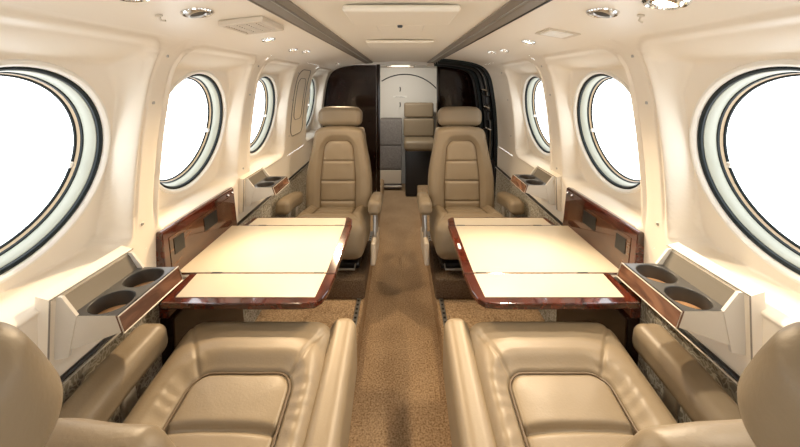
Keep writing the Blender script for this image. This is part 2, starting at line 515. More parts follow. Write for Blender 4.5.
def make_seat(name, label, cx, cy, rz, inb, tilt, recline, arm_down, seed, group):
    ZB0 = ZP+ZC
    PCX[0] = inb*0.020 if arm_down else 0.0
    dz = 0.0 if arm_down else -0.062
    AZ = 0.0 if arm_down else 0.002
    root = thing(name, label, 'seat', (cx, cy, ZB0), rz, group)
    fl = ZB0
    T = Matrix.Translation((0, -0.05, 0.30+dz)) @ Matrix.Rotation(math.radians(tilt), 4, 'X') @ Matrix.Translation((0, 0.05, -0.30))
    Zc = 0.474-fl+0.002           # cushion top height over the platform
    TC = T @ Matrix.Translation((0, 0.01, 0.46-0.11-CUSH_T/2+0.005))
    cu = apply(make_cushion(seed), TC).build('seat_cushion', 'leather', root, ang=180)
    def zo(x, y):
        return TC @ Vector((x, y, CUSH_T/2+cush_dz(x, y, seed)+0.0055))
    MB().tube(panel_outline(zo), 0.0021, 6).build('piping', 'seam', cu)
    # backrest
    TB = T @ Matrix.Translation((0, -0.138 if arm_down else -0.128, 0.25 if arm_down else 0.288)) @ Matrix.Rotation(math.radians(recline), 4, 'X') @ Matrix.Translation((0, -BT/2, BH/2))
    bk = apply(make_back(seed), TB).build('backrest', 'leather', root, ang=180)
    r = 0.05; pts = []
    for z in lin(-0.24, 0.170-r, 16): pts.append((-0.095, z))
    for a in lin(PI, PI/2, 10)[1:]: pts.append((-(0.095-r)+r*math.cos(a), 0.170-r+r*math.sin(a)))
    for a in lin(PI/2, 0, 10): pts.append(((0.095-r)+r*math.cos(a), 0.170-r+r*math.sin(a)))
    for z in lin(0.170-r, -0.24, 16)[1:]: pts.append((0.095, z))
    MB().tube([TB @ Vector((x*back_hw(z), BT/2+back_dy(x, z, seed)+0.0035, z)) for x, z in pts], 0.0018, 6).build('piping', 'seam', bk)
    # hard shell behind the backrest
    sh = MB().rbox((0, -0.045, 0.01), (0.335, 0.04, BH-0.04), 0.018, (8, 1, 8), lambda p: Vector((p.x*back_hw(p.z), p.y, p.z)), seg=4)
    apply(sh, TB).build('back_shell', 'plastic', root)
    # headrest
    TH = TB @ Matrix.Translation((0, 0.004, BH/2+(0.108 if arm_down else 0.053)))
    def hd(p):
        p = p.copy(); t = p.z/0.056
        p.x *= 1-0.05*max(t, 0)**2-0.02*max(-t, 0)
        p.z -= 0.010*(abs(p.x)/0.12)**4*sstep(0, 0.05, p.z)
        p.y += 0.006*math.cos(p.x/0.125*PI/2)*math.cos(t*PI/2)*(1 if p.y > 0 else 0)
        return p
    hr = MB().rbox((0, 0, 0), (0.244, 0.092, 0.108), 0.032, (24, 4, 8), hd, seg=7)
    h = apply(hr, TH).build('headrest', 'leather', root, ang=180)
    for x in (-0.05, 0.05): MB().tube([TH @ Vector((x, 0, -0.13)), TH @ Vector((x, 0, -0.03))], 0.006, 8).build('headrest_post', 'steel', h)
    # arms
    def armpad(x, z0, L, hgt, w, yc, nm):
        def ad(p):
            p = p.copy()
            if arm_down and nm == 'aisle':
                t_ = max(0, -p.y+L/2)/L; p.x *= 1+0.15*t_; p.z += 0.012*t_
            else: p.z -= 0.010*sstep(L*0.1, L/2, p.y)
            return p
        m = MB().rbox((x, yc, z0+AZ), (w, L, hgt), 0.024, (6, 20, 6), ad, seg=6)
        return apply(m, T)
    xi = inb*0.213
    if arm_down:
        a = armpad(inb*0.192, 0.268, 0.40, 0.155, 0.060, 0.02, 'aisle').build('armrest', 'leather', root, ang=180)
    else:
        a = armpad(xi, 0.40, 0.25, 0.068, 0.064, -0.015, 'aisle').build('armrest', 'leather', root, ang=180)
        ps = MB().rbox((xi, 0.05, 0.30), (0.018, 0.030, 0.16), 0.006, 1); apply(ps, T).build('arm_post', 'steel', a)
        ps = MB().rbox((xi, -0.05, 0.30), (0.018, 0.030, 0.16), 0.006, 1); apply(ps, T).build('arm_post', 'steel', a)
        sp = MB().rbox((xi, 0.0, 0.205), (0.022, 0.30, 0.10), 0.010, 2); apply(sp, T).build('side_shell', 'plastic', root)
    xo = -inb*0.222
    a = armpad(xo, 0.367 if arm_down else 0.40, 0.32 if arm_down else 0.25, 0.068, 0.072, 0.0 if arm_down else -0.02, 'wall').build('armrest', 'leather', root, ang=180)
    for yy in (0.05, -0.06):
        ps = MB().rbox((xo+inb*0.020, yy, 0.27), (0.010, 0.032, 0.22), 0.004, 1); apply(ps, T).build('arm_post', 'strut', a)
    sp = MB().rbox((xo+inb*0.03, 0.0, 0.18), (0.016, 0.30, 0.08), 0.007, 2); apply(sp, T).build('side_shell', 'black', root)
    # base
    MB().rbox((0, -0.02, 0.147+dz*0.6), (0.30, 0.30, 0.03), 0.012, 2).build('seat_pan', 'black', root)
    MB().rbox((0, 0.02, 0.045), (0.36, 0.36, 0.090), 0.010, 2).build('pedestal', 'pedcarpet', root)
    hn = MB().tube([(-0.06*0+inb*0.04, 0.10, 0.118), (inb*0.04, 0.165, 0.114), (inb*0.13, 0.165, 0.114), (inb*0.13, 0.10, 0.118)], 0.005, 8)
    hn.build('release_handle', 'steel', root)
    return root
G = 'tan leather club seats'
make_seat('passenger_seat', 'tan leather seat in the near left, seen from above with its aisle armrest lowered', -0.326, 0.605, 0, 1, 9, 17, True, 1.3, G)
make_seat('passenger_seat', 'tan leather seat in the near right, seen from above with its aisle armrest lowered', 0.326, 0.605, 0, -1, 9, 17, True, 5.7, G)
make_seat('passenger_seat', 'tan leather seat facing the camera behind the left table', -0.334, 1.66, PI, -1, 10, -4, False, 9.1, G)
make_seat('passenger_seat', 'tan leather seat facing the camera behind the right table', 0.334, 1.66, PI, 1, 10, -4, False, 12.4, G)

# ------------------------------------------------------------------ tables
HT = -0.505
def make_table(s):
    sd = 'left' if s < 0 else 'right'
    root = thing('folding_table', 'cream topped table with red-brown wood edge folded out from the %s wall' % sd, 'table', (s*0.59, 1.07, ZP+ZC), 0, 'fold-out cabin tables')
    L = Vector((s*0.59, 1.07, ZP+ZC))
    def off(mb): mb.v = [tuple(Vector(v)-L) for v in mb.v]; return mb
    yn0, yn1, yf1, yf2 = 0.765, 0.886, 1.18, 1.255
    xi, xo, xw = 0.170, 0.592, 0.535
    def leaf(poly, z0, z1):
        return MB().prism([(s*x, y) for x, y in poly], 'z', z0+ZC, z1+ZC)
    def wood_leaf(poly, name):
        mb = leaf(poly, HT-0.016, HT-0.0012)
        o = off(mb).build(name, 'wood', root, smooth=False)
        bv = o.modifiers.new('bevel', 'BEVEL'); bv.width = 0.003; bv.segments = 3; bv.limit_method = 'ANGLE'
        return o
    # main leaf, near leaf, far leaf: wood slab plus inlaid cream laminate
    a = wood_leaf([(xi, yn1+0.001), (xi+0.001, 0.98), (xi+0.0, yf1-0.001), (xo, yf1-0.001), (xo, yn1+0.001)], 'main_leaf')
    off(leaf([(xi+0.025, yn1+0.003), (xi+0.025, yf1-0.003), (xo-0.001, yf1-0.003), (xo-0.001, yn1+0.003)], HT-0.004, HT)).build('laminate_top', 'cream', a, smooth=False)
    b = wood_leaf([(xi+0.012, yn0+0.02), (xi+0.004, yn0+0.05), (xi, yn1-0.001), (xw+0.020, yn1-0.001), (xw+0.016, yn0+0.004), (xi+0.30, yn0), (xi+0.06, yn0), (xi+0.026, yn0+0.004)], 'near_leaf')
    off(leaf([(xi+0.030, yn0+0.022), (xi+0.025, yn1-0.003), (xw+0.000, yn1-0.003), (xw-0.008, yn0+0.022)], HT-0.004, HT)).build('laminate_top', 'cream', b, smooth=False)
    c = wood_leaf([(xi, yf1+0.001), (xi+0.006, yf2-0.02), (xi+0.02, yf2), (xw+0.01, yf2), (xw+0.02, yf1+0.001)], 'far_leaf')
    off(leaf([(xi+0.025, yf1+0.003), (xi+0.030, yf2-0.010), (xw-0.005, yf2-0.010), (xw+0.000, yf1+0.003)], HT-0.004, HT)).build('laminate_top', 'cream', c, smooth=False)
    for yy, nm in ((yn1, 'hinge'), (yf1, 'hinge')):
        for xx in (xi+0.045, xw-0.05):
            off(MB().rbox(V(s*xx, yy, HT-0.0005), (0.028, 0.007, 0.003), 0.001, 1, seg=2)).build(nm, 'black', a)
    off(MB().rbox(V(s*(xi+0.012), 1.03, HT+0.0), (0.008, 0.030, 0.004), 0.0015, 1, seg=2)).build('latch', 'placard', a)
    off(MB().rbox(V(s*0.575, 0.885, HT-0.014), (0.05, 0.012, 0.018), 0.003, 1, seg=2)).build('bracket', 'steel', a)
    # wall housing: wood panel leaning with the wall, with a lighter recessed well
    y0, y1 = 0.848, 1.215
    pr = [(0.584, -0.60), (0.590, -0.505), (0.603, -0.384), (0.610, -0.380), (0.628, -0.384), (0.626, -0.60)]
    h = off(MB().prism([(s*x, z+ZC) for x, z in pr], 'y', y0, y1)).build('wall_housing', 'wood', root, smooth=False)
    bv = h.modifiers.new('bevel', 'BEVEL'); bv.width = 0.003; bv.segments = 2; bv.limit_method = 'ANGLE'
    # recessed well face (reflective reddish panel) with rails
    def face(y_a, y_b, z_a, z_b, dx, mat, nm, par):
        def X(z): return 0.590+(z+0.505)*(0.013/0.121)-dx
        vs = [V(s*X(z), y, z) for z in (z_a, z_b) for y in (y_a, y_b)]+[V(s*(X(z)+0.006), y, z) for z in (z_a, z_b) for y in (y_a, y_b)]
        mb = MB().add(vs, [(0, 1, 3, 2), (4, 6, 7, 5), (0, 4, 5, 1), (2, 3, 7, 6), (0, 2, 6, 4), (1, 5, 7, 3)])
        return off(mb).build(nm, mat, par, smooth=False)
    face(y0+0.022, y1-0.03, -0.495, -0.405, 0.0015, 'woodmid', 'well_panel', h)
    for i, (ya, yb) in enumerate(((0.885, 0.925), (1.02, 1.09))):
        face(ya, yb, -0.455, -0.415, 0.0030, 'black', 'black_inset', h)  # flush black rectangles on the well panel
    off(MB().tube([V(s*0.604, y1-0.015, -0.396), V(s*0.597, y1-0.015, -0.397)], 0.004, 10)).build('screw', 'chrome', h)
    off(MB().tube([V(s*0.604, y1-0.045, -0.396), V(s*0.597, y1-0.045, -0.397)], 0.004, 10)).build('screw', 'chrome', h)
    # lower dark cabinet under the housing
    pr = [(0.560, -0.945), (0.575, -0.60), (0.601, -0.60), (0.620, -0.60), (0.615, -0.80), (0.60, -0.945)]
    lo = off(MB().prism([(s*x, z+ZC) for x, z in pr], 'y', y0+0.002, y1-0.002)).build('lower_cabinet', 'wooddark', root, smooth=False)
    bv = lo.modifiers.new('bevel', 'BEVEL'); bv.width = 0.004; bv.segments = 2; bv.limit_method = 'ANGLE'
    # folding support strut under the table
    off(MB().tube([V(s*0.57, 1.02, -0.66), V(s*0.40, 1.02, HT-0.017)], 0.007, 8)).build('support_strut', 'steel', root)
    return root
make_table(-1); make_table(1)

# ------------------------------------------------------------------ cup holders
def make_cup(s, yc, where):
    sd = 'left' if s < 0 else 'right'
    root = thing('cup_holder', 'two-well cup holder with wood face on the %s wall %s' % (sd, where), 'cup holder', (s*0.62, yc, ZC-0.45), 0, 'cup holders along the walls')
    L = Vector((s*0.62, yc, ZC-0.45))
    def off(mb): mb.v = [tuple(Vector(v)-L) for v in mb.v]; return mb
    y0, y1 = yc-0.077, yc+0.077
    zt = -0.400 if s > 0 else -0.408
    # body wedge
    pr = [(0.494, zt-0.002), (0.484, zt-0.027), (0.570, zt-0.058), (0.600, zt-0.062), (0.60, zt-0.002)]
    bd = off(MB().prism([(s*x, z+ZC) for x, z in pr], 'y', y0, y1)).build('body', 'cupbox', root, smooth=False)
    # top plate with two round holes (polar fill between hole and rectangle)
    tp = MB(); x0, x1 = 0.490, 0.576; R = 0.0335; xc = 0.534
    N = 64
    for k, c in enumerate((yc-0.0385, yc+0.0385)):
        ya, yb = (y0, yc) if k == 0 else (yc, y1)
        def fn(u, v):
            a = 2*PI*u; ca, sa = math.cos(a), math.sin(a)
            ex = (x1-xc) if ca > 0 else (xc-x0); ey = (yb-c) if sa > 0 else (c-ya)
            q = min(ex/abs(ca) if abs(ca) > 1e-9 else 9e9, ey/abs(sa) if abs(sa) > 1e-9 else 9e9)
            if v < 0.01: r = R; z = zt-0.0005
            elif v < 0.6: r = R+0.0015; z = zt+0.001
            else: return V(s*(xc+ca*q), c+sa*q, zt+0.001)
            return V(s*(xc+ca*r), c+sa*r, z)
        tp.grid(fn, N, 3, closeu=True)
    top = off(tp).build('tray_top', 'tray', root, ang=30)
    bd.data.clear_geometry()
    # open shell body so that the wells can sink in
    sb = MB(); P = [(0.4935, zt+0.001), (0.484, zt-0.027), (0.566, zt-0.056), (0.600, zt-0.062)]
    sb.add([V(s*x, y, z) for y in (y0, y1) for x, z in P], [(0, 1, 5, 4), (1, 2, 6, 5), (2, 3, 7, 6)])
    for y in (y0, y1):
        sb.add([V(s*x, y, z) for x, z in P+[(0.600, zt+0.001)]], [(0, 1, 2, 3, 4)])
    off(sb); me = bd.data; me.from_pydata(sb.v, [], sb.f); me.materials.clear(); me.materials.append(M['cupbox'])
    for c in (yc-0.0385, yc+0.0385):
        F = Matrix.Translation(Vector(V(s*xc, c, zt)) - L)
        w = MB().lathe([(R, 0.0005), (R-0.001, -0.004), (R-0.0015, -0.026)], F, 48).build('cup_well', 'tray', root)
        MB().lathe([(R-0.0015, -0.026), (R-0.002, -0.0262), (0.0005, -0.0262)], F, 40, cap=True).build('cork_base', 'cork', w)
    # back plate sloping up to the wall, end cheeks
    bp = MB(); 
    q = [(0.574, zt+0.000), (0.593, zt+0.030), (0.599, zt+0.028), (0.580, zt-0.004)]
    bp.prism([(s*x, z+ZC) for x, z in q], 'y', y0+0.004, y1-0.004)
    off(bp).build('back_plate', 'backp', root, smooth=False)
    for ya, yb in ((y0-0.0015, y0+0.004), (y1-0.004, y1+0.0015)):
        ck = MB().prism([(s*x, z+ZC) for x, z in [(0.562, zt+0.001), (0.588, zt+0.034), (0.600, zt+0.034), (0.600, zt-0.075), (0.576, zt-0.070)]], 'y', ya, yb)
        off(ck).build('end_cheek', 'cupbox', root, smooth=False)
    fr = MB().prism([(s*x, z+ZC) for x, z in [(0.597, zt+0.033), (0.601, zt+0.036), (0.622, zt+0.042), (0.626, zt-0.10), (0.602, zt-0.090)]], 'y', y0-0.012, y1+0.012)
    off(fr).build('surround', 'wall', root, smooth=False)
    off(MB().tube([V(s*0.600, y0-0.012, zt-0.088), V(s*0.597, y0-0.012, zt+0.035), V(s*0.597, y1+0.012, zt+0.035)], 0.0014, 6)).build('shadow_gap', 'rail', root)
    # wood face with pale edging
    f = MB(); dx = 0.0025
    f.prism([(s*x, z+ZC) for x, z in [(0.4915-dx, zt+0.001), (0.481-dx, zt-0.028), (0.484, zt-0.028), (0.4945, zt+0.001)]], 'y', y0-0.001, y1+0.001)
    fo = off(f).build('wood_face', 'woodface', root, smooth=False)
    e = MB().tube([V(s*(0.4915-dx), y0-0.002, zt+0.001), V(s*(0.4915-dx), y1+0.002, zt+0.001), V(s*(0.481-dx), y1+0.002, zt-0.028), V(s*(0.481-dx), y0-0.002, zt-0.028)], 0.0013, 6, close=True)
    off(e).build('edging', 'edge', fo)
    return root
for s in (-1, 1):
    make_cup(s, 0.660, 'beside the near seat')
    make_cup(s, 1.37, 'by the far seat')

# ------------------------------------------------------------------ ceiling fittings
def ceil_frame(s, X, y):
    """frame on the ceiling slope pointing down into the cabin"""
    t0 = 0; lo, hi = 9.0, len(PROF)-1.0
    for _ in range(40):
        m = (lo+hi)/2
        if prof(m)[0] > X: lo = m
        else: hi = m
    a = prof(lo-0.05); b = prof(min(lo+0.05, len(PROF)-1)); p = prof(lo)
    tx = Vector((s*(b[0]-a[0]), 0, b[1]-a[1])).normalized()
    n = Vector((s*-abs(tx.z), 0, -abs(tx.x))).normalized()
    if n.z > 0: n = -n
    uy = Vector((0, 1, 0)); ux = uy.cross(n).normalized()
    F = Matrix(((ux.x, uy.x, n.x, 0), (ux.y, uy.y, n.y, 0), (ux.z, uy.z, n.z, 0), (0, 0, 0, 1)))
    return Matrix.Translation(Vector(V(s*p[0], y, p[1]))) @ F, n
def put(mb, F, name, mat, parent, **k): return apply(mb, F).build(name, mat, parent, **k)
def make_eyeball(s, X, y, R, label, lit, group, name='reading_light'):
    F, n = ceil_frame(s, X, y)
    root = thing(name, label, 'light' if name == 'reading_light' else 'air outlet', F.translation, 0, group)
    Fl = F.copy(); Fl.translation = (0, 0, 0)
    I = Matrix.Identity(4)
    MB_ = MB().lathe([(R*1.25, 0), (R*1.25, 0.002), (R*1.12, 0.006), (R, 0.004), (R*0.98, -0.004)], I, 40)
    put(MB_, Fl, 'bezel', 'chrome', root)
    tl = Matrix.Rotation(math.radians(12*s), 4, 'Y')
    ball = MB().lathe([(R*0.97, -0.002), (R*0.93, R*0.12), (R*0.80, R*0.26), (R*0.66, R*0.30), (R*0.60, R*0.16)], tl, 36)
    put(ball, Fl, 'eyeball', 'chrome' if name == 'reading_light' else 'steel', root)
    ln = MB().lathe([(R*0.62, R*0.17), (R*0.3, R*0.20), (0.0003, R*0.21)], tl, 28, cap=True)
    put(ln, Fl, 'lens', 'lamp' if lit else ('black' if name == 'air_outlet' else 'lampdim'), root)
    return root, F, n
GL = 'reading lights in the ceiling'
for s in (-1, 1):
    sd = 'left' if s < 0 else 'right'
    make_eyeball(s, 0.39, 0.645, 0.023, 'large chrome air outlet with a dark centre in the %s ceiling' % sd, False, 'round air outlets in the ceiling', 'air_outlet')
for s, X, y, R, lit, lb in (
    (-1, 0.405, 1.03, 0.017, True, 'bright chrome reading light beside the louvred vent on the left ceiling'),
    (-1, 0.425, 1.33, 0.015, False, 'chrome reading light, nearer of the close pair on the left ceiling'),
    (-1, 0.405, 1.44, 0.015, False, 'chrome reading light, farther of the close pair on the left ceiling'),
    (-1, 0.43, 2.3, 0.012, False, 'small chrome reading light farthest back on the left ceiling'),
    (1, 0.425, 0.535, 0.026, True, 'bright round ceiling light at the top edge of the picture, right side'),
    (-1, 0.405, 0.510, 0.018, False, 'unlit round ceiling light at the top edge of the picture, left side'),
    (1, 0.415, 1.08, 0.018, True, 'bright chrome reading light beyond the white placard on the right ceiling'),
    (1, 0.425, 1.36, 0.015, False, 'chrome reading light, nearer of the close pair on the right ceiling'),
    (1, 0.405, 1.475, 0.015, False, 'chrome reading light, farther of the close pair on the right ceiling')):
    make_eyeball(s, X, y, R, lb, lit, GL)

# louvred vent on the left ceiling
F, n = ceil_frame(-1, 0.350, 0.80)
root = thing('louvred_vent', 'cream rectangular louvred vent in the left ceiling beside the track', 'vent', F.translation)
Fl = F.copy(); Fl.translation = (0, 0, 0)
# local x = across the cabin, y = along it
f = MB()
hw, hl = 0.050, 0.068
f.rbox((0, hl-0.006, 0.007), (2*hw, 0.012, 0.014), 0.004, 1, seg=2); f.rbox((0, -hl+0.006, 0.007), (2*hw, 0.012, 0.014), 0.004, 1, seg=2)
f.rbox((hw-0.006, 0, 0.007), (0.012, 2*hl-0.02, 0.014), 0.004, 1, seg=2); f.rbox((-hw+0.006, 0, 0.007), (0.012, 2*hl-0.02, 0.014), 0.004, 1, seg=2)
put(f, Fl, 'frame', 'plastic', root)
put(MB().rbox((0, 0, 0.002), (2*hw-0.02, 2*hl-0.02, 0.003), 0.001, 1, seg=1), Fl, 'backing', 'tray', root)
sl = MB()
for k in range(9):
    sl.rbox((0, -0.048+k*0.012, 0.010), (2*hw-0.02, 0.0048, 0.004), 0.001, 1, seg=1)
for k in range(-1, 2): sl.rbox((k*0.022, 0, 0.010), (0.004, 2*hl-0.022, 0.004), 0.001, 1, seg=1)
put(sl, Fl, 'louvres', 'plastic', root)

# placard panel on the right ceiling
F, n = ceil_frame(1, 0.42, 0.895)
root = thing('ceiling_placard', 'small white rectangular lit placard set in the right ceiling', 'sign', F.translation)
Fl = F.copy(); Fl.translation = (0, 0, 0)
put(MB().rbox((0, 0, 0.002), (0.085, 0.085, 0.004), 0.0015, 1, seg=2), Fl, 'frame', 'plastic', root)
put(MB().rbox((0.004, -0.004, 0.0045), (0.060, 0.062, 0.003), 0.001, 1, seg=2), Fl, 'panel', 'placard', root)

# small hooks beside the big air outlets
for s in (-1, 1):
    F, n = ceil_frame(s, 0.45, 0.625)
    root = thing('coat_hook', 'tiny metal hook beside the air outlet on the %s ceiling' % ('left' if s < 0 else 'right'), 'hook', F.translation, 0, 'ceiling hooks')
    Fl = F.copy(); Fl.translation = (0, 0, 0)
    put(MB().lathe([(0.006, 0), (0.006, 0.003), (0.0005, 0.004)], Matrix.Identity(4), 16, cap=True), Fl, 'base', 'plastic', root)
    put(MB().tube([(0, 0, 0.002), (0, 0.003, 0.010), (-0.008, 0.004, 0.012)], 0.002, 6), Fl, 'peg', 'plastic', root)

# raised covers along the ceiling centre
def cover(x, y, w, l, h, label):
    def dsp(p):
        return p
    mb = MB().rbox((x, y, ZC+0.161-h/2), (w, l, h), min(0.012, h*0.49), (12, 4, 1), dsp, seg=5)
    o = mb.build('ceiling_cover', 'ceil')
    return tag(o, label, 'cover', 'raised covers on the ceiling')
cover(0.003, 0.775, 0.246, 0.17, 0.016, 'largest raised cream cover on the ceiling centre, nearest the camera')
c2 = cover(0.002, 0.945, 0.13, 0.13, 0.012, 'smallest raised cream cover, middle of the three on the ceiling centre')
MB().lathe([(0.008, 0.0), (0.006, -0.006), (0.0005, -0.007)], Matrix.Translation(V(0, 0.888, 0.150)), 16, cap=True).build('knob', 'black', c2)
cover(0.0, 1.37, 0.262, 0.19, 0.012, 'wide flat cream cover on the ceiling centre, farthest from the camera')

# screws on the ribs between windows
def screw(s, y, z, par):
    X = wallX(z)
    F = Matrix.Translation(Vector(V(s*X, y, z)))
    mb = MB().rbox(V(s*(X-0.001), y, z), (0.003, 0.007, 0.007), 0.0014, 1, seg=3); mb.build('screw', 'steel', par)
for s, par in ((-1, wl), (1, wr)):
    for y in (0.803, 1.318):
        for z in (0.062, -0.05, -0.34): screw(s, y, z, par)
    for z in (0.05, -0.1, -0.3): screw(s, 1.86, z, par)

# tall exit panel outline between third and fourth window on the left
def rr_loop(s, yc, zc, hw, hh, r, n=8):
    pts = []
    for cx, cz, a0 in ((hw-r, hh-r, 0), (-(hw-r), hh-r, PI/2), (-(hw-r), -(hh-r), PI), (hw-r, -(hh-r), 1.5*PI)):
        for k in range(n+1):
            a = a0+PI/2*k/n; pts.append((yc+cx+r*math.cos(a), zc+cz+r*math.sin(a)))
    out = []
    for i in range(len(pts)):
        a, b = pts[i], pts[(i+1) % len(pts)]
        m = max(1, int(math.hypot(a[0]-b[0], a[1]-b[1])/0.03))
        for k in range(m): 
            y = a[0]+(b[0]-a[0])*k/m; z = a[1]+(b[1]-a[1])*k/m; out.append(V(s*(wallX(z)-0.001), y, z))
    return out
MB().tube(rr_loop(-1, 1.995, -0.12, 0.115, 0.19, 0.05), 0.0022, 6, close=True).build('panel_bead', 'rail', wl)
MB().tube(rr_loop(-1, 1.995, -0.10, 0.075, 0.12, 0.04), 0.0018, 6, close=True).build('panel_bead', 'rail', wl)

# ------------------------------------------------------------------ partitions
def section_poly(s, xin, ztop, z0, shrink=0.004, n=60):
    pts = []
    tb = t_of_z(z0)
    for k in range(n+1):
        X, z = prof(tb+(len(PROF)-1-tb)*k/n)
        if X < xin: break
        pts.append((s*(X-shrink), min(z-shrink, ztop)+ZC))
    pts.append((s*xin, ztop+ZC)); pts.append((s*xin, z0+ZC))
    return pts
YP = 2.665
pl = thing('partition', 'dark glossy wood partition on the left behind the far seat', 'partition', (-0.16, YP, ZP+ZC))
L = Vector(pl.location)
def offp(mb): mb.v = [tuple(Vector(v)-L) for v in mb.v]; return mb
offp(MB().prism(section_poly(-1, 0.185, 0.142, ZP), 'y', YP, YP+0.03)).build('panel', 'wooddark', pl, ang=30)
offp(MB().rbox(V(-0.172, YP+0.01, (0.142+ZF)/2), (0.028, 0.06, 0.142-ZF-0.004), 0.004, 1)).build('edge_post', 'wooddark', pl)
offp(MB().tube([V(-0.1865, YP-0.004, ZP+0.01), V(-0.1865, YP-0.004, 0.135)], 0.0025, 6)).build('edge_bead', 'steel', pl)
YR = 2.63
pr_ = thing('partition', 'dark glossy wood partition on the right behind the far seat', 'partition', (0.30, YR, ZP+ZC))
L = Vector(pr_.location)
offp(MB().prism(section_poly(1, 0.31, 0.142, ZP), 'y', YR, YR+0.03)).build('panel', 'wooddark', pr_, ang=30)
offp(MB().rbox(V(0.300, YR+0.01, (0.142+ZP)/2), (0.022, 0.06, 0.142-ZP-0.004), 0.004, 1)).build('edge_post', 'steel2', pr_) if False else \
offp(MB().rbox(V(0.300, YR+0.01, (0.142+ZP)/2), (0.022, 0.06, 0.142-ZP-0.004), 0.004, 1)).build('edge_post', 'wooddark', pr_)

# entrance door surround on the right: black frame, curved ribs and bright latch hardware
def skin(s, ya, yb, off_, t0=0.0, n=50, m=6):
    def fn(u, v):
        X, z = prof(t0+(len(PROF)-1-t0)*v)
        # inward offset
        a = prof(max(0, t0+(len(PROF)-1-t0)*v-0.05)); b = prof(min(len(PROF)-1, t0+(len(PROF)-1-t0)*v+0.05))
        tx, tz = b[0]-a[0], b[1]-a[1]; l = math.hypot(tx, tz); nx, nz = tz/l, -tx/l
        return V(s*(X+nx*off_), ya+(yb-ya)*u, z+nz*off_)
    return MB().grid(fn, m, n)
def arc(s, y, off_, a=0.0, b=1.0, n=40):
    out = []
    for k in range(n+1):
        t = (len(PROF)-1)*(a+(b-a)*k/n)
        X, z = prof(t); p = prof(max(0, t-0.05)); q = prof(min(len(PROF)-1, t+0.05))
        tx, tz = q[0]-p[0], q[1]-p[1]; l = math.hypot(tx, tz)
        out.append(V(s*(X+tz/l*off_), y, z-tx/l*off_))
    return out
door = struct(skin(1, 2.13, Y1, 0.012).build('door_1', 'black', ang=60))
MB().tube(arc(1, 2.132, 0.0), 0.010, 8).build('seal', 'rubber', door)
for y, o_, r, m in ((2.17, 0.0, 0.006, 'black'), (2.215, -0.006, 0.010, 'rubber'), (2.262, -0.004, 0.004, 'steel'), (2.32, -0.014, 0.014, 'black'), (2.37, -0.004, 0.004, 'steel'), (2.43, -0.02, 0.014, 'rubber'), (2.49, -0.008, 0.005, 'steel'), (2.56, -0.016, 0.012, 'black')):
    MB().tube(arc(1, y, o_, 0.25, 1.0), r, 8).build('door_rib', m, door)
for z, L_ in ((-0.06, 0.05), (-0.31, 0.06), (-0.17, 0.03)):
    X = wallX(z)
    MB().tube([V(X-0.03, 2.15, z), V(X-0.05, 2.18, z+0.012), V(X-0.055, 2.18+L_, z+0.006), V(X-0.03, 2.22+L_, z-0.02)], 0.006, 8).build('latch_handle', 'chrome', door)
MB().tube([V(wallX(-0.33)-0.03, 2.17, -0.31), V(wallX(-0.45)-0.035, 2.175, -0.45), V(wallX(-0.6)-0.03, 2.18, -0.62)], 0.005, 8).build('door_cable', 'chrome', door)
for z in (-0.12, -0.22):
    MB().rbox(V(wallX(z)-0.028, 2.20, z), (0.03, 0.05, 0.06), 0.008, 1).build('latch_box', 'black', door)

# fuselage side right of the aft area is the door skin; aft bulkhead
bk = MB()
bk.grid(lambda u, v: V(-0.70+1.40*u, Y1-0.02, -1.06+1.25*v), 8, 8)
wb = struct(bk.build('wall_back', 'white'))
def arcz(cx, cz, R, a0, a1, y, n=30):
    return [V(cx+R*math.cos(a0+(a1-a0)*k/n), y, cz+R*math.sin(a0+(a1-a0)*k/n)) for k in range(n+1)]
MB().tube(arcz(0.05, -0.36, 0.44, 2.15, 0.55, Y1-0.025), 0.006, 6).build('arched_seam', 'black', wb)
# small lit strip light in the aft ceiling
struct(MB().prism([(-0.60, 0.135+ZC), (0.60, 0.135+ZC), (0.60, 0.20+ZC), (-0.60, 0.20+ZC)], 'y', 2.655, 2.70).build('trim_4', 'white', smooth=False))  # lintel added to stop world light leaking between the two ceilings
root = thing('strip_light', 'small dim strip light on the aft ceiling above the doorway', 'light', V(0.003, 2.72, 0.148))
MB().rbox((0, 0.0, -0.018), (0.23, 0.03, 0.030), 0.006, 2).build('housing', 'chrome', root)
MB().rbox((0, -0.006, -0.018), (0.15, 0.026, 0.020), 0.006, 2).build('diffuser', 'lampdim', root)
# placard and two black hooks on the bulkhead
root = thing('wall_placard', 'small printed placard between two black hooks on the white aft wall', 'sign', V(0.0, Y1-0.021, -0.155))
MB().rbox((0, -0.001, 0), (0.15, 0.002, 0.022), 0.0008, 1, seg=1).build('plate', 'placard', root)
pt = MB()
for r_, (a, b) in enumerate(((-0.045, 0.035), (-0.05, 0.045))):
    x = a
    while x < b:
        w = random.uniform(0.004, 0.009); pt.rbox((x+w/2, -0.0025, 0.004-r_*0.008), (w, 0.001, 0.004), 0.0003, 1, seg=1); x += w+0.003
pt.build('print', 'ink', root)
for z, lb in ((-0.075, 'small black curved hook above the placard on the aft wall'), (-0.235, 'small black curved hook below the placard on the aft wall')):
    h = MB().tube([V(0.0+0.008*math.cos(a)-0.004, Y1-0.028, z+0.024*math.sin(a)) for a in lin(-1.4, 1.4, 10)], 0.0045, 8)
    tag(h.build('wall_hook', 'black'), lb, 'hook', 'hooks on the aft wall')

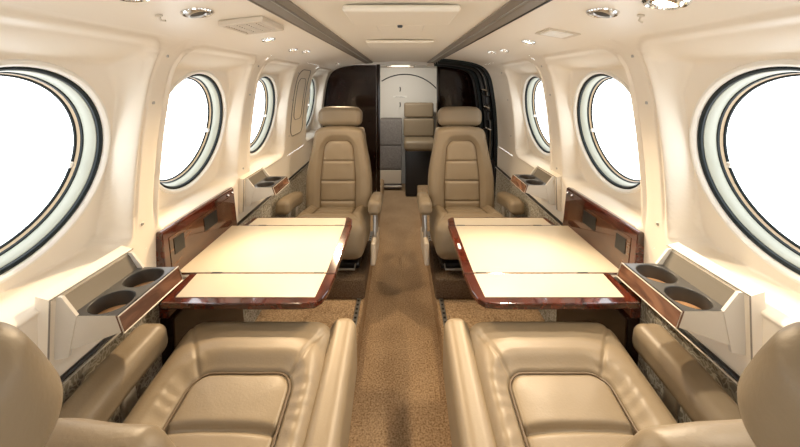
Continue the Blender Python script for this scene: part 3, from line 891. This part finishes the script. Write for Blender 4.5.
# storage cabinet and folding jump seat in the aft area
root = thing('storage_cabinet', 'low cabinet faced in grey carpet in the aft area beyond the aisle', 'cabinet', V(-0.09, 3.36, ZF))
def b_(c, sz, r, n, nm, mt, par=root): return MB().rbox(c, sz, r, n).build(nm, mt, par)
b_((0, 0.03, 0.35), (0.215, 0.20, 0.68), 0.008, 2, 'body', 'gcarpet')
b_((0, -0.075, 0.565), (0.21, 0.012, 0.24), 0.004, 2, 'door', 'gcarpet')
b_((0, -0.075, 0.322), (0.21, 0.012, 0.225), 0.004, 2, 'door', 'gcarpet')
b_((0, -0.075, 0.13), (0.21, 0.012, 0.13), 0.004, 2, 'kick_panel', 'plastic')
b_((0, -0.085, 0.040), (0.22, 0.02, 0.014), 0.003, 1, 'threshold_strip', 'edge')
root2 = thing('jump_seat', 'beige leather side seat with a black base in the aft area', 'seat', V(0.185, 3.2, ZF))
b_((0, 0.10, 0.785), (0.29, 0.06, 0.145), 0.020, 4, 'headrest', 'leather', root2)
b_((0, 0.10, 0.615), (0.30, 0.06, 0.175), 0.018, 4, 'backrest', 'leather', root2)
b_((0, -0.02, 0.475), (0.30, 0.26, 0.10), 0.035, 4, 'seat_cushion', 'leather', root2)
b_((0, 0.0, 0.215), (0.27, 0.22, 0.42), 0.01, 2, 'base', 'black', root2)

# small pointed cream trim where the right track meets the partition
tr = MB().prism([(0.20, 0.118+ZC), (0.235, 0.160+ZC), (0.262, 0.170+ZC), (0.275, 0.150+ZC), (0.40, 0.136+ZC), (0.40, 0.118+ZC), (0.26, 0.130+ZC)], 'y', 2.58, 2.61)
struct(tr.build('trim_3', 'plastic', smooth=False))
# aft left fuselage lining is part of wall_left; forward bulkhead (towards the open cockpit) behind the camera
fb = MB()
fw = 0.34
for s in (-1, 1):
    fb.prism([(s*fw, ZF+ZC), (s*0.70, ZF+ZC), (s*0.70, 0.2+ZC), (s*fw, 0.2+ZC)], 'y', Y0-0.03, Y0)
struct(fb.build('wall_front', 'wall', smooth=False))

# ------------------------------------------------------------------ light
w = bpy.data.worlds.new('World'); scene.world = w; w.use_nodes = True
bg = w.node_tree.nodes['Background']; bg.inputs['Color'].default_value = (0.96, 0.98, 1.0, 1); bg.inputs['Strength'].default_value = 4.2

def spot(loc, target, energy, size, blend, color, radius=0.02):
    l = bpy.data.lights.new('reading_spot', 'SPOT'); l.energy = energy; l.spot_size = math.radians(size); l.spot_blend = blend
    l.color = color; l.shadow_soft_size = radius
    o = bpy.data.objects.new('reading_spot', l); COL.objects.link(o); o.location = loc
    o.rotation_euler = (Vector(target)-Vector(loc)).to_track_quat('-Z', 'Y').to_euler()
    return o
WARM = (1.0, 0.76, 0.48); SOFT = (1.0, 0.86, 0.66)
spot(V(-0.40, 1.035, 0.11), V(-0.30, 1.02, -0.5), 14, 60, 1.0, WARM, 0.012)
spot(V(0.41, 1.06, 0.11), V(0.27, 0.60, -0.6), 18, 85, 0.7, SOFT, 0.008)
spot(V(-0.40, 1.30, 0.105), V(-0.28, 0.52, -0.6), 34, 75, 0.6, WARM, 0.008)
spot(V(0.40, 1.31, 0.105), V(0.25, 0.52, -0.6), 26, 75, 0.6, WARM, 0.008)
spot(V(0.43, 0.56, 0.09), V(0.20, 0.60, -0.6), 9, 100, 0.6, SOFT)
spot(V(-0.39, 1.37, 0.105), V(-0.1, 1.5, -0.9), 12, 120, 0.7, WARM)
spot(V(0.39, 1.42, 0.105), V(0.0, 1.4, -0.9), 12, 120, 0.7, WARM)
spot(V(-0.40, 2.18, 0.105), V(-0.2, 1.7, -0.9), 8, 110, 0.7, WARM)
def area(loc, rot, sx, sy, energy, color):
    l = bpy.data.lights.new('strip_lamp', 'AREA'); l.shape = 'RECTANGLE'; l.size = sx; l.size_y = sy; l.energy = energy; l.color = color
    o = bpy.data.objects.new('strip_lamp', l); COL.objects.link(o); o.location = loc; o.rotation_euler = rot
area(V(0.003, 2.76, 0.122), (math.radians(25), 0, 0), 0.2, 0.06, 5, (1.0, 0.93, 0.82))

# ------------------------------------------------------------------ camera
cam = bpy.data.cameras.new('Camera'); co = bpy.data.objects.new('Camera', cam); COL.objects.link(co)
co.location = (0, 0, ZC); co.rotation_euler = (PI/2, 0, 0)
cam.sensor_width = 36; cam.lens = 36*K/800; cam.clip_start = 0.01
cam.shift_y = -141.5/800; cam.shift_x = 0.0
scene.camera = co
vs = scene.view_settings
vs.view_transform = 'Standard'; vs.look = 'None'; vs.gamma = 1; vs.exposure = 0.1; vs.use_curve_mapping = False
